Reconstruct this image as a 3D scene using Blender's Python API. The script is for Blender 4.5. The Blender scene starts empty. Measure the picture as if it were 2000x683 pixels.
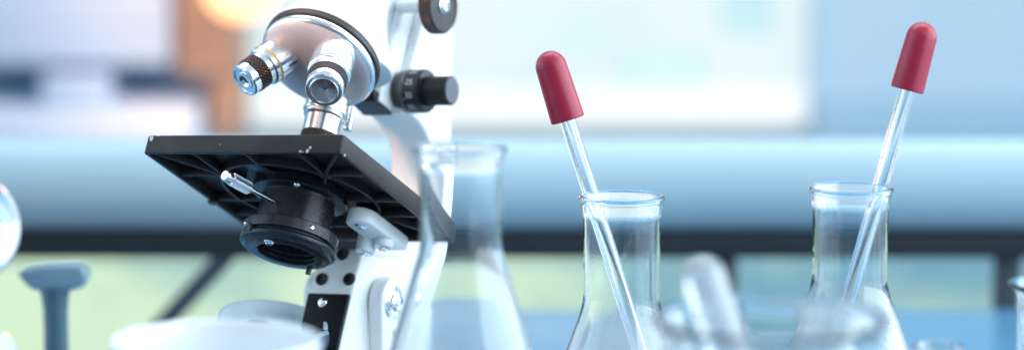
import bpy, bmesh, math, random
from mathutils import Matrix, Vector
random.seed(7)
C = bpy.context
scene = C.scene
col = scene.collection
PI = math.pi
R = math.radians

# ------------------------------------------------------------------ camera, world, lamps, exposure
CAM_H, PITCH, FPX = 0.351, R(8), 5555.6
cd = bpy.data.cameras.new('camera')
cam = bpy.data.objects.new('camera', cd)
col.objects.link(cam)
cam.location = (0, 0, CAM_H)
cam.rotation_euler = (PI / 2 - PITCH, 0, 0)
cd.lens = 100
cd.sensor_width = 36
cd.clip_start = 0.05
cd.clip_end = 60
cd.dof.use_dof = True
cd.dof.focus_distance = 1.365
cd.dof.aperture_fstop = 3.7
scene.camera = cam

world = bpy.data.worlds.new('World')
scene.world = world
world.use_nodes = True
bg = world.node_tree.nodes['Background']
bg.inputs['Strength'].default_value = 1.0
# soft daylight of the room: brightest from the sides and above, dimmer behind the camera and below
_N, _L = world.node_tree.nodes, world.node_tree.links
_tc = _N.new('ShaderNodeTexCoord')
_sx = _N.new('ShaderNodeSeparateXYZ')
_L.new(_tc.outputs['Generated'], _sx.inputs[0])


def _ramp(sock, pts):
    r = _N.new('ShaderNodeValToRGB')
    mr = _N.new('ShaderNodeMapRange')
    mr.inputs['From Min'].default_value = -1
    _L.new(sock, mr.inputs['Value'])
    _L.new(mr.outputs['Result'], r.inputs['Fac'])
    els = r.color_ramp.elements
    while len(els) < len(pts):
        els.new(0.5)
    for e_, (p, v) in zip(els, pts):
        e_.position = (p + 1) / 2
        e_.color = (v * 0.68, v * 0.86, v, 1)
    return r.outputs['Color']


_a = _ramp(_sx.outputs['X'], [(-1, 1.6), (-0.86, 1.2), (-0.72, 0.26), (-0.3, 0.06), (0.3, 0.08), (0.7, 0.80), (0.9, 1.3), (1, 1.8)])
_b = _ramp(_sx.outputs['Z'], [(-1, 0.14), (-0.2, 0.14), (0.1, 0.13), (0.45, 0.34), (1, 0.70)])
_m = _N.new('ShaderNodeMix')
_m.data_type = 'RGBA'
_m.blend_type = 'ADD'
_m.inputs['Factor'].default_value = 1
_L.new(_a, _m.inputs['A'])
_L.new(_b, _m.inputs['B'])
_L.new(_m.outputs['Result'], bg.inputs['Color'])

scene.view_settings.view_transform = 'Standard'
scene.view_settings.look = 'None'
scene.view_settings.exposure = 0.34
scene.view_settings.gamma = 1.0
scene.render.engine = 'CYCLES'
scene.cycles.use_denoising = True
scene.cycles.max_bounces = 20
scene.cycles.transmission_bounces = 18
scene.cycles.glossy_bounces = 8
scene.cycles.transparent_max_bounces = 16
scene.cycles.blur_glossy = 0.5
scene.cycles.sample_clamp_indirect = 6.0


def area(name, loc, target, size, energy, colour, shape='RECTANGLE', size_y=None):
    l = bpy.data.lights.new(name, 'AREA')
    l.shape = shape
    l.size = size
    if size_y:
        l.size_y = size_y
    l.energy = energy
    l.color = colour
    o = bpy.data.objects.new(name, l)
    col.objects.link(o)
    o.location = loc
    o.rotation_euler = (Vector(target) - Vector(loc)).to_track_quat('-Z', 'Y').to_euler()
    return o


area('side_window_light', (1.55, 1.10, 0.85), (0.0, 1.10, 0.60), 3.2, 40, (0.84, 0.94, 1.0), size_y=1.5)
area('left_window_light', (-1.8, 1.5, 0.8), (-0.05, 1.4, 0.12), 0.7, 1.2, (0.76, 0.91, 1.0), size_y=1.2)
area('ceiling_light', (0.0, 2.3, 1.5), (0.0, 2.2, 0.0), 1.8, 6, (0.86, 0.94, 1.0), size_y=1.0)
area('added_rim_strip', (0.10, 1.72, 1.00), (0.10, 1.55, 0.0), 1.2, 4.5, (0.86, 0.95, 1.0), size_y=0.35)  # added overhead strip that whitens the glass rims
area('front_lamp', (0.45, 0.25, 1.15), (0.10, 1.30, 0.15), 0.6, 0.9, (0.90, 0.98, 1.0), size_y=0.16)
# added warm spot in place of lens flare at the upper left
wl = bpy.data.lights.new('added_flare_spot', 'SPOT')
wl.energy = 45
wl.color = (1.0, 0.42, 0.16)
wl.spot_size = R(9)
wl.spot_blend = 0.8
wl.shadow_soft_size = 0.06
wlo = bpy.data.objects.new('added_flare_spot', wl)
col.objects.link(wlo)
wlo.location = (-0.55, 1.05, 0.62)
wlo.rotation_euler = (Vector((-0.135, 1.38, 0.278)) - wlo.location).to_track_quat('-Z', 'Y').to_euler()
# ------------------------------------------------------------------ materials
def nodes_of(m):
    nt = m.node_tree
    return nt, nt.nodes, nt.links


def mat(name, colour, rough=0.5, metal=0.0, var=0.06, scale=40.0, bump=0.0, bscale=400.0, coat=0.0, spec=None):
    m = bpy.data.materials.new(name)
    m.use_nodes = True
    nt, N, L = nodes_of(m)
    b = N['Principled BSDF']
    b.inputs['Roughness'].default_value = rough
    b.inputs['Metallic'].default_value = metal
    if coat:
        b.inputs['Coat Weight'].default_value = coat
        b.inputs['Coat Roughness'].default_value = 0.15
    if spec is not None:
        b.inputs['Specular IOR Level'].default_value = spec
    tc = N.new('ShaderNodeTexCoord')
    n = N.new('ShaderNodeTexNoise')
    n.inputs['Scale'].default_value = scale
    n.inputs['Detail'].default_value = 5
    L.new(tc.outputs['Object'], n.inputs['Vector'])
    rmp = N.new('ShaderNodeMapRange')
    rmp.inputs['From Min'].default_value = 0.3
    rmp.inputs['From Max'].default_value = 0.7
    rmp.inputs['To Min'].default_value = 1 - var
    rmp.inputs['To Max'].default_value = 1 + var
    L.new(n.outputs['Fac'], rmp.inputs['Value'])
    mx = N.new('ShaderNodeVectorMath')
    mx.operation = 'SCALE'
    mx.inputs[0].default_value = colour
    L.new(rmp.outputs['Result'], mx.inputs['Scale'])
    L.new(mx.outputs['Vector'], b.inputs['Base Color'])
    r2 = N.new('ShaderNodeMapRange')
    r2.inputs['To Min'].default_value = max(0.02, rough - 0.08)
    r2.inputs['To Max'].default_value = min(1, rough + 0.08)
    n2 = N.new('ShaderNodeTexNoise')
    n2.inputs['Scale'].default_value = scale * 3
    L.new(tc.outputs['Object'], n2.inputs['Vector'])
    L.new(n2.outputs['Fac'], r2.inputs['Value'])
    L.new(r2.outputs['Result'], b.inputs['Roughness'])
    if bump:
        n3 = N.new('ShaderNodeTexNoise')
        n3.inputs['Scale'].default_value = bscale
        L.new(tc.outputs['Object'], n3.inputs['Vector'])
        bp = N.new('ShaderNodeBump')
        bp.inputs['Strength'].default_value = bump
        bp.inputs['Distance'].default_value = 0.0004
        L.new(n3.outputs['Fac'], bp.inputs['Height'])
        L.new(bp.outputs['Normal'], b.inputs['Normal'])
    return m


def knurl_mat(name, colour, rough, metal, n_around=30, pitch=0.0022, strength=1.0):
    """diamond knurling cut into a cylinder about the object's own z axis"""
    m = bpy.data.materials.new(name)
    m.use_nodes = True
    nt, N, L = nodes_of(m)
    b = N['Principled BSDF']
    b.inputs['Metallic'].default_value = metal
    b.inputs['Roughness'].default_value = rough
    b.inputs['Base Color'].default_value = (*colour, 1)
    tc = N.new('ShaderNodeTexCoord')
    sx = N.new('ShaderNodeSeparateXYZ')
    L.new(tc.outputs['Object'], sx.inputs[0])

    def mth(op, a, b_=None):
        k = N.new('ShaderNodeMath')
        k.operation = op
        for i, v in enumerate((a, b_)):
            if v is None:
                continue
            if isinstance(v, (int, float)):
                k.inputs[i].default_value = v
            else:
                L.new(v, k.inputs[i])
        return k.outputs[0]
    th = mth('MULTIPLY', mth('ARCTAN2', sx.outputs['Y'], sx.outputs['X']), n_around)
    zz = mth('MULTIPLY', sx.outputs['Z'], 2 * PI / pitch)
    a = mth('SINE', mth('ADD', th, zz))
    c = mth('SINE', mth('SUBTRACT', th, zz))
    h = mth('MINIMUM', a, c)
    mx = N.new('ShaderNodeMix')
    mx.data_type = 'RGBA'
    mr = N.new('ShaderNodeMapRange')
    mr.inputs['From Min'].default_value = -0.2
    mr.inputs['From Max'].default_value = 0.8
    L.new(h, mr.inputs['Value'])
    L.new(mr.outputs['Result'], mx.inputs['Factor'])
    mx.inputs['A'].default_value = (*[v * 0.45 for v in colour], 1)
    mx.inputs['B'].default_value = (*[v * 3.2 for v in colour], 1)
    L.new(mx.outputs['Result'], b.inputs['Base Color'])
    bp = N.new('ShaderNodeBump')
    bp.inputs['Strength'].default_value = strength
    bp.inputs['Distance'].default_value = 0.0005
    L.new(h, bp.inputs['Height'])
    L.new(bp.outputs['Normal'], b.inputs['Normal'])
    return m


def steel(name, colour=(0.78, 0.79, 0.82), rough=0.2):
    """turned steel: fine rings along the object's own z axis"""
    m = bpy.data.materials.new(name)
    m.use_nodes = True
    nt, N, L = nodes_of(m)
    b = N['Principled BSDF']
    b.inputs['Metallic'].default_value = 1.0
    b.inputs['Base Color'].default_value = (*colour, 1)
    b.inputs['Roughness'].default_value = rough
    tc = N.new('ShaderNodeTexCoord')
    mp = N.new('ShaderNodeMapping')
    mp.inputs['Scale'].default_value = (20, 20, 5000)
    n = N.new('ShaderNodeTexNoise')
    n.inputs['Scale'].default_value = 1.0
    L.new(tc.outputs['Object'], mp.inputs['Vector'])
    L.new(mp.outputs['Vector'], n.inputs['Vector'])
    bp = N.new('ShaderNodeBump')
    bp.inputs['Strength'].default_value = 0.12
    bp.inputs['Distance'].default_value = 0.0002
    L.new(n.outputs['Fac'], bp.inputs['Height'])
    L.new(bp.outputs['Normal'], b.inputs['Normal'])
    rr = N.new('ShaderNodeMapRange')
    rr.inputs['To Min'].default_value = rough * 0.7
    rr.inputs['To Max'].default_value = rough * 1.5
    L.new(n.outputs['Fac'], rr.inputs['Value'])
    L.new(rr.outputs['Result'], b.inputs['Roughness'])
    return m


def glass(name, colour=(0.97, 0.99, 1.0), rough=0.0, ior=1.47, smudge=0.0):
    m = bpy.data.materials.new(name)
    m.use_nodes = True
    nt, N, L = nodes_of(m)
    b = N['Principled BSDF']
    b.inputs['Base Color'].default_value = (*colour, 1)
    b.inputs['Transmission Weight'].default_value = 1.0
    b.inputs['IOR'].default_value = ior
    b.inputs['Roughness'].default_value = rough
    tc = N.new('ShaderNodeTexCoord')
    mp = N.new('ShaderNodeMapping')
    mp.inputs['Scale'].default_value = (30, 30, 160)
    n = N.new('ShaderNodeTexNoise')
    n.inputs['Scale'].default_value = 1.0
    L.new(tc.outputs['Object'], mp.inputs['Vector'])
    L.new(mp.outputs['Vector'], n.inputs['Vector'])
    bp = N.new('ShaderNodeBump')
    bp.inputs['Strength'].default_value = 0.10
    bp.inputs['Distance'].default_value = 0.0004
    L.new(n.outputs['Fac'], bp.inputs['Height'])
    L.new(bp.outputs['Normal'], b.inputs['Normal'])
    if smudge:
        n2 = N.new('ShaderNodeTexNoise')
        n2.inputs['Scale'].default_value = 90
        L.new(tc.outputs['Object'], n2.inputs['Vector'])
        r = N.new('ShaderNodeMapRange')
        r.inputs['From Min'].default_value = 0.5
        r.inputs['From Max'].default_value = 0.8
        r.inputs['To Min'].default_value = rough
        r.inputs['To Max'].default_value = rough + smudge
        L.new(n2.outputs['Fac'], r.inputs['Value'])
        L.new(r.outputs['Result'], b.inputs['Roughness'])
    return m


def mist_haze(m, z0, z1, amount=0.3):
    """film below a ragged line: droplets on one flask, painted bright haze on two"""
    nt, N, L = nodes_of(m)
    b = N['Principled BSDF']
    tc = N.new('ShaderNodeTexCoord')
    sx = N.new('ShaderNodeSeparateXYZ')
    L.new(tc.outputs['Object'], sx.inputs[0])
    n = N.new('ShaderNodeTexNoise')
    n.inputs['Scale'].default_value = 60
    L.new(tc.outputs['Object'], n.inputs['Vector'])
    a = N.new('ShaderNodeMath')
    a.operation = 'MULTIPLY_ADD'
    a.inputs[1].default_value = 0.03
    L.new(n.outputs['Fac'], a.inputs[0])
    L.new(sx.outputs['Z'], a.inputs[2])
    mr = N.new('ShaderNodeMapRange')
    mr.inputs['From Min'].default_value = z0 + 0.015
    mr.inputs['From Max'].default_value = z1 + 0.015
    mr.inputs['To Min'].default_value = 1
    mr.inputs['To Max'].default_value = 0
    L.new(a.outputs[0], mr.inputs['Value'])
    v = N.new('ShaderNodeTexVoronoi')
    v.inputs['Scale'].default_value = 520
    L.new(tc.outputs['Object'], v.inputs['Vector'])
    d = N.new('ShaderNodeMapRange')
    d.inputs['From Min'].default_value = 0.1
    d.inputs['From Max'].default_value = 0.6
    d.inputs['To Min'].default_value = 1.0
    d.inputs['To Max'].default_value = 0.82
    L.new(v.outputs['Distance'], d.inputs['Value'])
    f = N.new('ShaderNodeMath')
    f.operation = 'MULTIPLY'
    L.new(mr.outputs['Result'], f.inputs[0])
    L.new(d.outputs['Result'], f.inputs[1])
    tw = N.new('ShaderNodeMapRange')
    tw.inputs['To Min'].default_value = 1.0
    tw.inputs['To Max'].default_value = 1.0 - amount
    L.new(f.outputs[0], tw.inputs['Value'])
    L.new(tw.outputs['Result'], b.inputs['Transmission Weight'])
    rr = N.new('ShaderNodeMapRange')
    rr.inputs['To Min'].default_value = 0.0
    rr.inputs['To Max'].default_value = 0.13
    L.new(f.outputs[0], rr.inputs['Value'])
    L.new(rr.outputs['Result'], b.inputs['Roughness'])


def glow(name, c1, c2, strength, scale=(3, 3, 3), kind='noise', lo=0.35, hi=0.65):
    """a bright pane seen against daylight"""
    m = bpy.data.materials.new(name)
    m.use_nodes = True
    nt, N, L = nodes_of(m)
    N.remove(N['Principled BSDF'])
    e = N.new('ShaderNodeEmission')
    e.inputs['Strength'].default_value = strength
    tc = N.new('ShaderNodeTexCoord')
    mp = N.new('ShaderNodeMapping')
    mp.inputs['Scale'].default_value = scale
    L.new(tc.outputs['Object'], mp.inputs['Vector'])
    n = N.new('ShaderNodeTexNoise')
    n.inputs['Scale'].default_value = 1.0
    n.inputs['Detail'].default_value = 3.0
    L.new(mp.outputs['Vector'], n.inputs['Vector'])
    r = N.new('ShaderNodeValToRGB')
    r.color_ramp.elements[0].position = lo
    r.color_ramp.elements[1].position = hi
    r.color_ramp.elements[0].color = (*c1, 1)
    r.color_ramp.elements[1].color = (*c2, 1)
    L.new(n.outputs['Fac'], r.inputs['Fac'])
    L.new(r.outputs['Color'], e.inputs['Color'])
    L.new(e.outputs['Emission'], N['Material Output'].inputs['Surface'])
    return m


M_white = mat('white_enamel', (0.80, 0.83, 0.84), 0.32, 0, 0.03, 30, 0.15, 900, coat=0.2)
M_black = mat('black_enamel', (0.020, 0.018, 0.019), 0.42, 0, 0.25, 60, 0.25, 700)
M_plastic = mat('black_plastic', (0.024, 0.022, 0.026), 0.45, 0, 0.2, 80, 0.2, 900)
M_plate = mat('black_plate', (0.006, 0.008, 0.012), 0.55, 0, 0.2, 50, spec=0.2)
M_cond = mat('black_satin_metal', (0.030, 0.032, 0.040), 0.28, 0.6, 0.2, 60)
M_dome = mat('grey_satin_metal', (0.60, 0.58, 0.62), 0.42, 0.30, 0.05, 40, 0.1, 900)
M_steel = steel('turned_steel')
M_chrome = mat('chrome', (0.85, 0.86, 0.88), 0.14, 1.0, 0.03, 60)
M_grip = knurl_mat('dark_knurling', (0.085, 0.062, 0.055), 0.35, 0.7)
M_yellow = mat('yellow_paint', (0.75, 0.50, 0.04), 0.4, 0, 0.05)
M_lens = mat('lens_glass', (0.10, 0.10, 0.13), 0.06, 0.9, 0.05)
M_marking = mat('white_marking', (0.75, 0.76, 0.78), 0.5)
M_rubber = mat('red_rubber', (0.37, 0.010, 0.042), 0.36, 0, 0.10, 60, 0.2, 600)
M_glass = glass('clear_glass', smudge=0.06)
M_misted = glass('misted_glass')
mist_haze(M_misted, 0.085, 0.103, 0.30)
M_hazed_low = glass('whitened_glass')  # bright reflections in the cone put in as a whitish film
mist_haze(M_hazed_low, 0.066, 0.100, 0.30)
M_hazed_tall = glass('tall_whitened_glass')  # white light in the tall cone painted on as a pale film
mist_haze(M_hazed_tall, 0.08, 0.150, 0.24)
M_water = glass('water', (0.97, 0.99, 1.0), ior=1.33)
M_tube = glass('tube_glass', (0.96, 0.98, 1.0))
M_frost = glass('hazy_glass', (0.96, 0.98, 1.0), 0.10, smudge=0.12)
M_frost.node_tree.nodes['Principled BSDF'].inputs['Transmission Weight'].default_value = 0.80
M_porcelain = mat('white_porcelain', (0.82, 0.86, 0.90), 0.18, 0, 0.02, 30, coat=0.4)
M_stopper = mat('pale_blue_porcelain', (0.17, 0.28, 0.36), 0.16, 0, 0.05, 30, coat=0.5)
M_mirrorring = mat('white_plastic', (0.62, 0.74, 0.83), 0.35, 0, 0.03, 30)
M_mirror = mat('mirror_face', (0.9, 0.93, 0.95), 0.03, 1.0, 0.01)
M_hole = mat('hole_interior', (0.006, 0.006, 0.007), 0.6)


# stage enamel with chipped paint at the edge
def chips(m, spots):
    nt, N, L = nodes_of(m)
    b = N['Principled BSDF']
    tc = N.new('ShaderNodeTexCoord')
    nz = N.new('ShaderNodeTexNoise')
    nz.inputs['Scale'].default_value = 900
    L.new(tc.outputs['Object'], nz.inputs['Vector'])
    total = None
    for (p, rad) in spots:
        d = N.new('ShaderNodeVectorMath')
        d.operation = 'DISTANCE'
        d.inputs[1].default_value = p
        L.new(tc.outputs['Object'], d.inputs[0])
        q = N.new('ShaderNodeMath')
        q.operation = 'DIVIDE'
        q.inputs[1].default_value = rad
        L.new(d.outputs['Value'], q.inputs[0])
        s = N.new('ShaderNodeMath')
        s.operation = 'LESS_THAN'
        L.new(q.outputs[0], s.inputs[0])
        L.new(nz.outputs['Fac'], s.inputs[1])
        if total is None:
            total = s.outputs[0]
        else:
            a = N.new('ShaderNodeMath')
            a.operation = 'MAXIMUM'
            L.new(total, a.inputs[0])
            L.new(s.outputs[0], a.inputs[1])
            total = a.outputs[0]
    mix = N.new('ShaderNodeMix')
    mix.data_type = 'RGBA'
    old = b.inputs['Base Color'].links[0].from_socket
    L.new(total, mix.inputs['Factor'])
    L.new(old, mix.inputs['A'])
    mix.inputs['B'].default_value = (0.62, 0.60, 0.60, 1)
    L.new(mix.outputs['Result'], b.inputs['Base Color'])


M_stage = mat('black_stage_enamel', (0.030, 0.026, 0.027), 0.42, 0, 0.3, 60, 0.25, 700, spec=0.28)
chips(M_stage, [((-0.0536, -0.0569, 0.0076), 0.0024), ((-0.0500, -0.0566, 0.0092), 0.0012), ((0.0345, -0.0567, 0.0004), 0.0013),
                ((0.0385, -0.0567, 0.0007), 0.0017), ((0.0396, -0.0567, 0.0024), 0.0013), ((0.0362, -0.0567, -0.0002), 0.0011),
                ((-0.012, -0.0566, 0.0042), 0.0005), ((0.0566, -0.052, 0.0006), 0.0012)])



# ------------------------------------------------------------------ mesh helpers
W = {}


def link(name, bm, m, parent=None, world=None, smooth=True, angle=35):
    me = bpy.data.meshes.new(name)
    bmesh.ops.recalc_face_normals(bm, faces=bm.faces)
    bm.to_mesh(me)
    bm.free()
    if smooth:
        for p in me.polygons:
            p.use_smooth = True
        try:
            me.set_sharp_from_angle(angle=R(angle))
        except Exception:
            pass
    me.materials.append(m)
    o = bpy.data.objects.new(name, me)
    col.objects.link(o)
    w = world if world is not None else (W[parent] if parent is not None else Matrix())
    W[o] = w.copy()
    if parent is not None:
        o.parent = parent
        o.matrix_basis = W[parent].inverted() @ w
    else:
        o.matrix_basis = w
    return o


def thing(name, label, cat, loc, group=None):
    o = bpy.data.objects.new(name, None)
    o.empty_display_size = 0.02
    col.objects.link(o)
    o.location = loc
    W[o] = Matrix.Translation(loc)
    tag(o, label, cat, group)
    return o


def tag(o, label, cat, group=None):
    o['label'] = label
    o['category'] = cat
    if group:
        o['group'] = group
    return o


def structure(o):
    o['kind'] = 'structure'
    return o


def lathe(profile, seg=64, bm=None, mtx=None, close=False):
    """profile: (radius, z) list, turned about z; radius 0 closes to a point"""
    bm = bm or bmesh.new()
    rows = []
    for (r_, z) in profile:
        if r_ < 1e-7:
            rows.append([bm.verts.new((0, 0, z))])
        else:
            rows.append([bm.verts.new((r_ * math.cos(2 * PI * k / seg), r_ * math.sin(2 * PI * k / seg), z)) for k in range(seg)])
    pairs = list(zip(rows[:-1], rows[1:]))
    if close:
        pairs.append((rows[-1], rows[0]))
    for a, b in pairs:
        for k in range(seg):
            k2 = (k + 1) % seg
            if len(a) == 1 and len(b) == 1:
                continue
            if len(a) == 1:
                bm.faces.new((a[0], b[k], b[k2]))
            elif len(b) == 1:
                bm.faces.new((a[k], a[k2], b[0]))
            else:
                bm.faces.new((a[k], a[k2], b[k2], b[k]))
    if mtx is not None:
        vs = [v for row in rows for v in row]
        bmesh.ops.transform(bm, matrix=mtx, verts=vs)
    return bm


def solid(r_, z0, z1, ch=0.0006, **kw):
    s = 1 if z1 > z0 else -1
    return lathe([(0, z0), (r_ - ch, z0), (r_, z0 + s * ch), (r_, z1 - s * ch), (r_ - ch, z1), (0, z1)], **kw)


def box(x0, x1, y0, y1, z0, z1, bevel=0.0, seg=2, bm=None, mtx=None):
    t = bmesh.new()
    bmesh.ops.create_cube(t, size=1)
    bmesh.ops.transform(t, matrix=Matrix.Translation(((x0 + x1) / 2, (y0 + y1) / 2, (z0 + z1) / 2)) @ Matrix.Diagonal((x1 - x0, y1 - y0, z1 - z0, 1)), verts=t.verts)
    if bevel:
        bmesh.ops.bevel(t, geom=t.edges[:], offset=bevel, segments=seg, profile=0.5, affect='EDGES')
    return merge(t, bm, mtx)


def merge(t, bm=None, mtx=None):
    if mtx is not None:
        bmesh.ops.transform(t, matrix=mtx, verts=t.verts)
    if bm is None:
        return t
    mp = {}
    for v in t.verts:
        mp[v] = bm.verts.new(v.co)
    for f in t.faces:
        bm.faces.new([mp[v] for v in f.verts])
    t.free()
    return bm


def extrude_poly(pts, plane, a, b, bevel=0.0, seg=3, bm=None, mtx=None):
    """polygon pts in plane 'yz' (extruded along x from a to b) or 'xy' (along z)"""
    t = bmesh.new()
    mk = (lambda p, h: (h, p[0], p[1])) if plane == 'yz' else (lambda p, h: (p[0], p[1], h))
    lo = [t.verts.new(mk(p, a)) for p in pts]
    hi = [t.verts.new(mk(p, b)) for p in pts]
    f0 = t.faces.new(lo)
    f1 = t.faces.new(hi[::-1])
    n = len(pts)
    for k in range(n):
        t.faces.new((lo[k], lo[(k + 1) % n], hi[(k + 1) % n], hi[k]))
    bmesh.ops.recalc_face_normals(t, faces=t.faces)
    if bevel:
        es = list(f0.edges) + list(f1.edges)
        bmesh.ops.bevel(t, geom=es, offset=bevel, segments=seg, profile=0.5, affect='EDGES')
    return merge(t, bm, mtx)


def spline(pts, n=6):
    """open Catmull-Rom through 2-D points"""
    out = []
    P = [pts[0]] + list(pts) + [pts[-1]]
    for i in range(1, len(P) - 2):
        p0, p1, p2, p3 = (Vector(q) for q in P[i - 1:i + 3])
        for k in range(n):
            t = k / n
            out.append(tuple(0.5 * ((2 * p1) + (p2 - p0) * t + (2 * p0 - 5 * p1 + 4 * p2 - p3) * t * t + (3 * p1 - p0 - 3 * p2 + p3) * t ** 3)))
    out.append(tuple(pts[-1]))
    return out


def along(p, d):
    """matrix whose origin is p and whose +z is d"""
    d = Vector(d).normalized()
    return Matrix.Translation(p) @ d.to_track_quat('Z', 'Y').to_matrix().to_4x4()


def T(x, y, z):
    return Matrix.Translation((x, y, z))


def mm(*a):
    return tuple(v / 1000 for v in a)


# ------------------------------------------------------------------ the setting: bench, room behind
M_bench = mat('blue_bench_top', (0.10, 0.28, 0.45), 0.22, 0, 0.06, 6)
M_bench_w = mat('pale_bench_top', (0.55, 0.66, 0.74), 0.25, 0, 0.04, 6)
bm = extrude_poly([(-1.6, 0.35), (1.6, 0.35), (1.6, 1.86), (-0.10, 1.86), (-0.10, 1.70), (-1.6, 1.70)], 'xy', -0.04, 0.0, 0.004)
structure(link('lab_bench', bm, M_bench))
M_floor = mat('grey_floor', (0.34, 0.40, 0.44), 0.35, 0, 0.06, 2)
structure(link('floor', box(-4, 4, 0.2, 5.5, -0.80, -0.75), M_floor))

# window wall at 3.5 m: wall pieces round the openings
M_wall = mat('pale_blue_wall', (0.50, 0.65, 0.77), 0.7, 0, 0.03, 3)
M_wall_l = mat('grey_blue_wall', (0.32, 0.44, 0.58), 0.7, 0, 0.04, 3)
Y0 = 3.5
bm = box(0.372, 3.2, Y0, Y0 + 0.12, -0.10, 1.6)
box(-0.30, 3.2, Y0, Y0 + 0.12, 0.62, 1.6, bm=bm) if False else None
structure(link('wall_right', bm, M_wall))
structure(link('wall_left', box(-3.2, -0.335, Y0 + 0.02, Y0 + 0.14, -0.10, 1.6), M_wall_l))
structure(link('wall_top', box(-0.333, 0.370, Y0 + 0.01, Y0 + 0.13, 0.60, 1.6), M_wall))
M_dado = mat('blue_grey_panel', (0.38, 0.55, 0.69), 0.6, 0, 0.03, 3)
structure(link('dado', box(0.376, 3.2, Y0 - 0.015, Y0 - 0.002, -0.10, -0.045), M_dado))
M_low = mat('shaded_wall', (0.26, 0.42, 0.50), 0.6, 0, 0.03, 3)  # shadow below the window put into the wall colour
structure(link('wall_under_window', box(-3.2, 3.2, Y0 - 0.04, Y0 - 0.017, -0.24, -0.089), M_low))

win = thing('window', 'large bright white window filling the middle of the background', 'window', (0.02, Y0 + 0.05, -0.089))
link('pane', box(-0.333, 0.370, Y0 + 0.05, Y0 + 0.055, -0.088, 0.598), glow('window_daylight', (0.59, 0.73, 0.78), (0.69, 0.77, 0.79), 1.0, (9, 9, 9)), win, Matrix())
M_sheet = glow('pale_sky_pane', (0.42, 0.64, 0.76), (0.50, 0.72, 0.76), 1.0, (9, 9, 9))
link('pane', box(0.262, 0.325, Y0 + 0.045, Y0 + 0.048, 0.025, 0.09), M_sheet, win, Matrix())
link('pane', box(0.135, 0.245, Y0 + 0.045, Y0 + 0.048, -0.035, 0.01), glow('pale_green_pane', (0.50, 0.72, 0.74), (0.62, 0.80, 0.80), 1.0, (14, 14, 14)), win, Matrix())
link('pane', box(-0.02, 0.12, Y0 + 0.045, Y0 + 0.048, 0.0, 0.06), glow('pale_cloud_pane', (0.58, 0.76, 0.78), (0.68, 0.80, 0.82), 1.0, (14, 14, 14)), win, Matrix())
link('pane', box(-0.332, 0.369, Y0 + 0.046, Y0 + 0.0485, -0.087, -0.036), glow('white_pane', (0.80, 0.87, 0.89), (0.84, 0.88, 0.90), 1.0, (9, 9, 9)), win, Matrix())
bm = box(-0.333, 0.370, Y0 + 0.02, Y0 + 0.043, -0.088, -0.080)
link('frame', bm, M_white, win, Matrix())

M_wood = mat('brown_wood', (0.38, 0.24, 0.17), 0.55, 0, 0.15, 9)
pil = thing('wooden_cupboard', 'brown wooden cupboard side left of the bright window, lit orange at the top', 'cupboard', (-0.36, Y0 - 0.2, -0.07))
bm = box(-0.389, -0.318, Y0 - 0.22, Y0 - 0.05, 0.005, 0.62, 0.004)
link('upper_panel', bm, M_wood, pil, Matrix())
link('lower_panel', box(-0.352, -0.318, Y0 - 0.21, Y0 - 0.05, -0.068, 0.003, 0.003), M_wood, pil, Matrix())

M_globe = glow('flare_glow_glass', (1.0, 0.44, 0.19), (1.0, 0.52, 0.26), 2.4, (4, 4, 4))  # flare glow put in as a glowing globe; no lamp hangs here
lamp = thing('added_flare_globe', 'added orange globe lamp standing in for lens flare at the top edge', 'lamp', (-0.300, 3.13, 0.1240))
link('globe', lathe([(0.040 * math.sin(R(a)) if 0 < a < 180 else 0, -0.040 * math.cos(R(a))) for a in range(0, 181, 10)], 48), M_globe, lamp)
link('cap', lathe([(0, 0.032), (0.018, 0.034), (0.019, 0.039), (0.010, 0.050), (0.004, 0.056), (0, 0.056)], 32), M_black, lamp)
link('cord', lathe([(0, 0.055), (0.0025, 0.055), (0.0025, 1.2), (0, 1.2)], 16), M_black, lamp)
ll = bpy.data.lights.new('added_globe_light', 'POINT')  # added point light that goes with the flare globe
ll.energy = 3.2
ll.color = (1.0, 0.46, 0.20)
ll.shadow_soft_size = 0.05
llo = bpy.data.objects.new('added_globe_light', ll)
col.objects.link(llo)
llo.location = (-0.315, 3.05, 0.13)

M_box = mat('pale_lilac_card', (0.38, 0.55, 0.77), 0.6, 0, 0.03, 8)
M_box2 = mat('white_card', (0.52, 0.66, 0.84), 0.6, 0, 0.03, 8)
bm = box(-0.90, -0.395, Y0 - 0.25, Y0 - 0.02, 0.022, 0.20, 0.004)
tag(link('carton', bm, M_box), 'large blurred pale lilac carton at top left beside the brown cupboard', 'carton', 'blurred cartons on the shelf at left')
bm = box(-0.63, -0.362, Y0 - 0.30, Y0 - 0.05, -0.089, -0.024, 0.004)
tag(link('carton', bm, M_box2), 'long low blurred white carton just above the ledge at left', 'carton', 'blurred cartons on the shelf at left')
bm = box(-0.535, -0.465, Y0 - 0.29, Y0 - 0.12, -0.0235, 0.012, 0.004)
tag(link('carton', bm, M_box), 'small blurred carton standing on the long white carton', 'carton', 'blurred cartons on the shelf at left')

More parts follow.
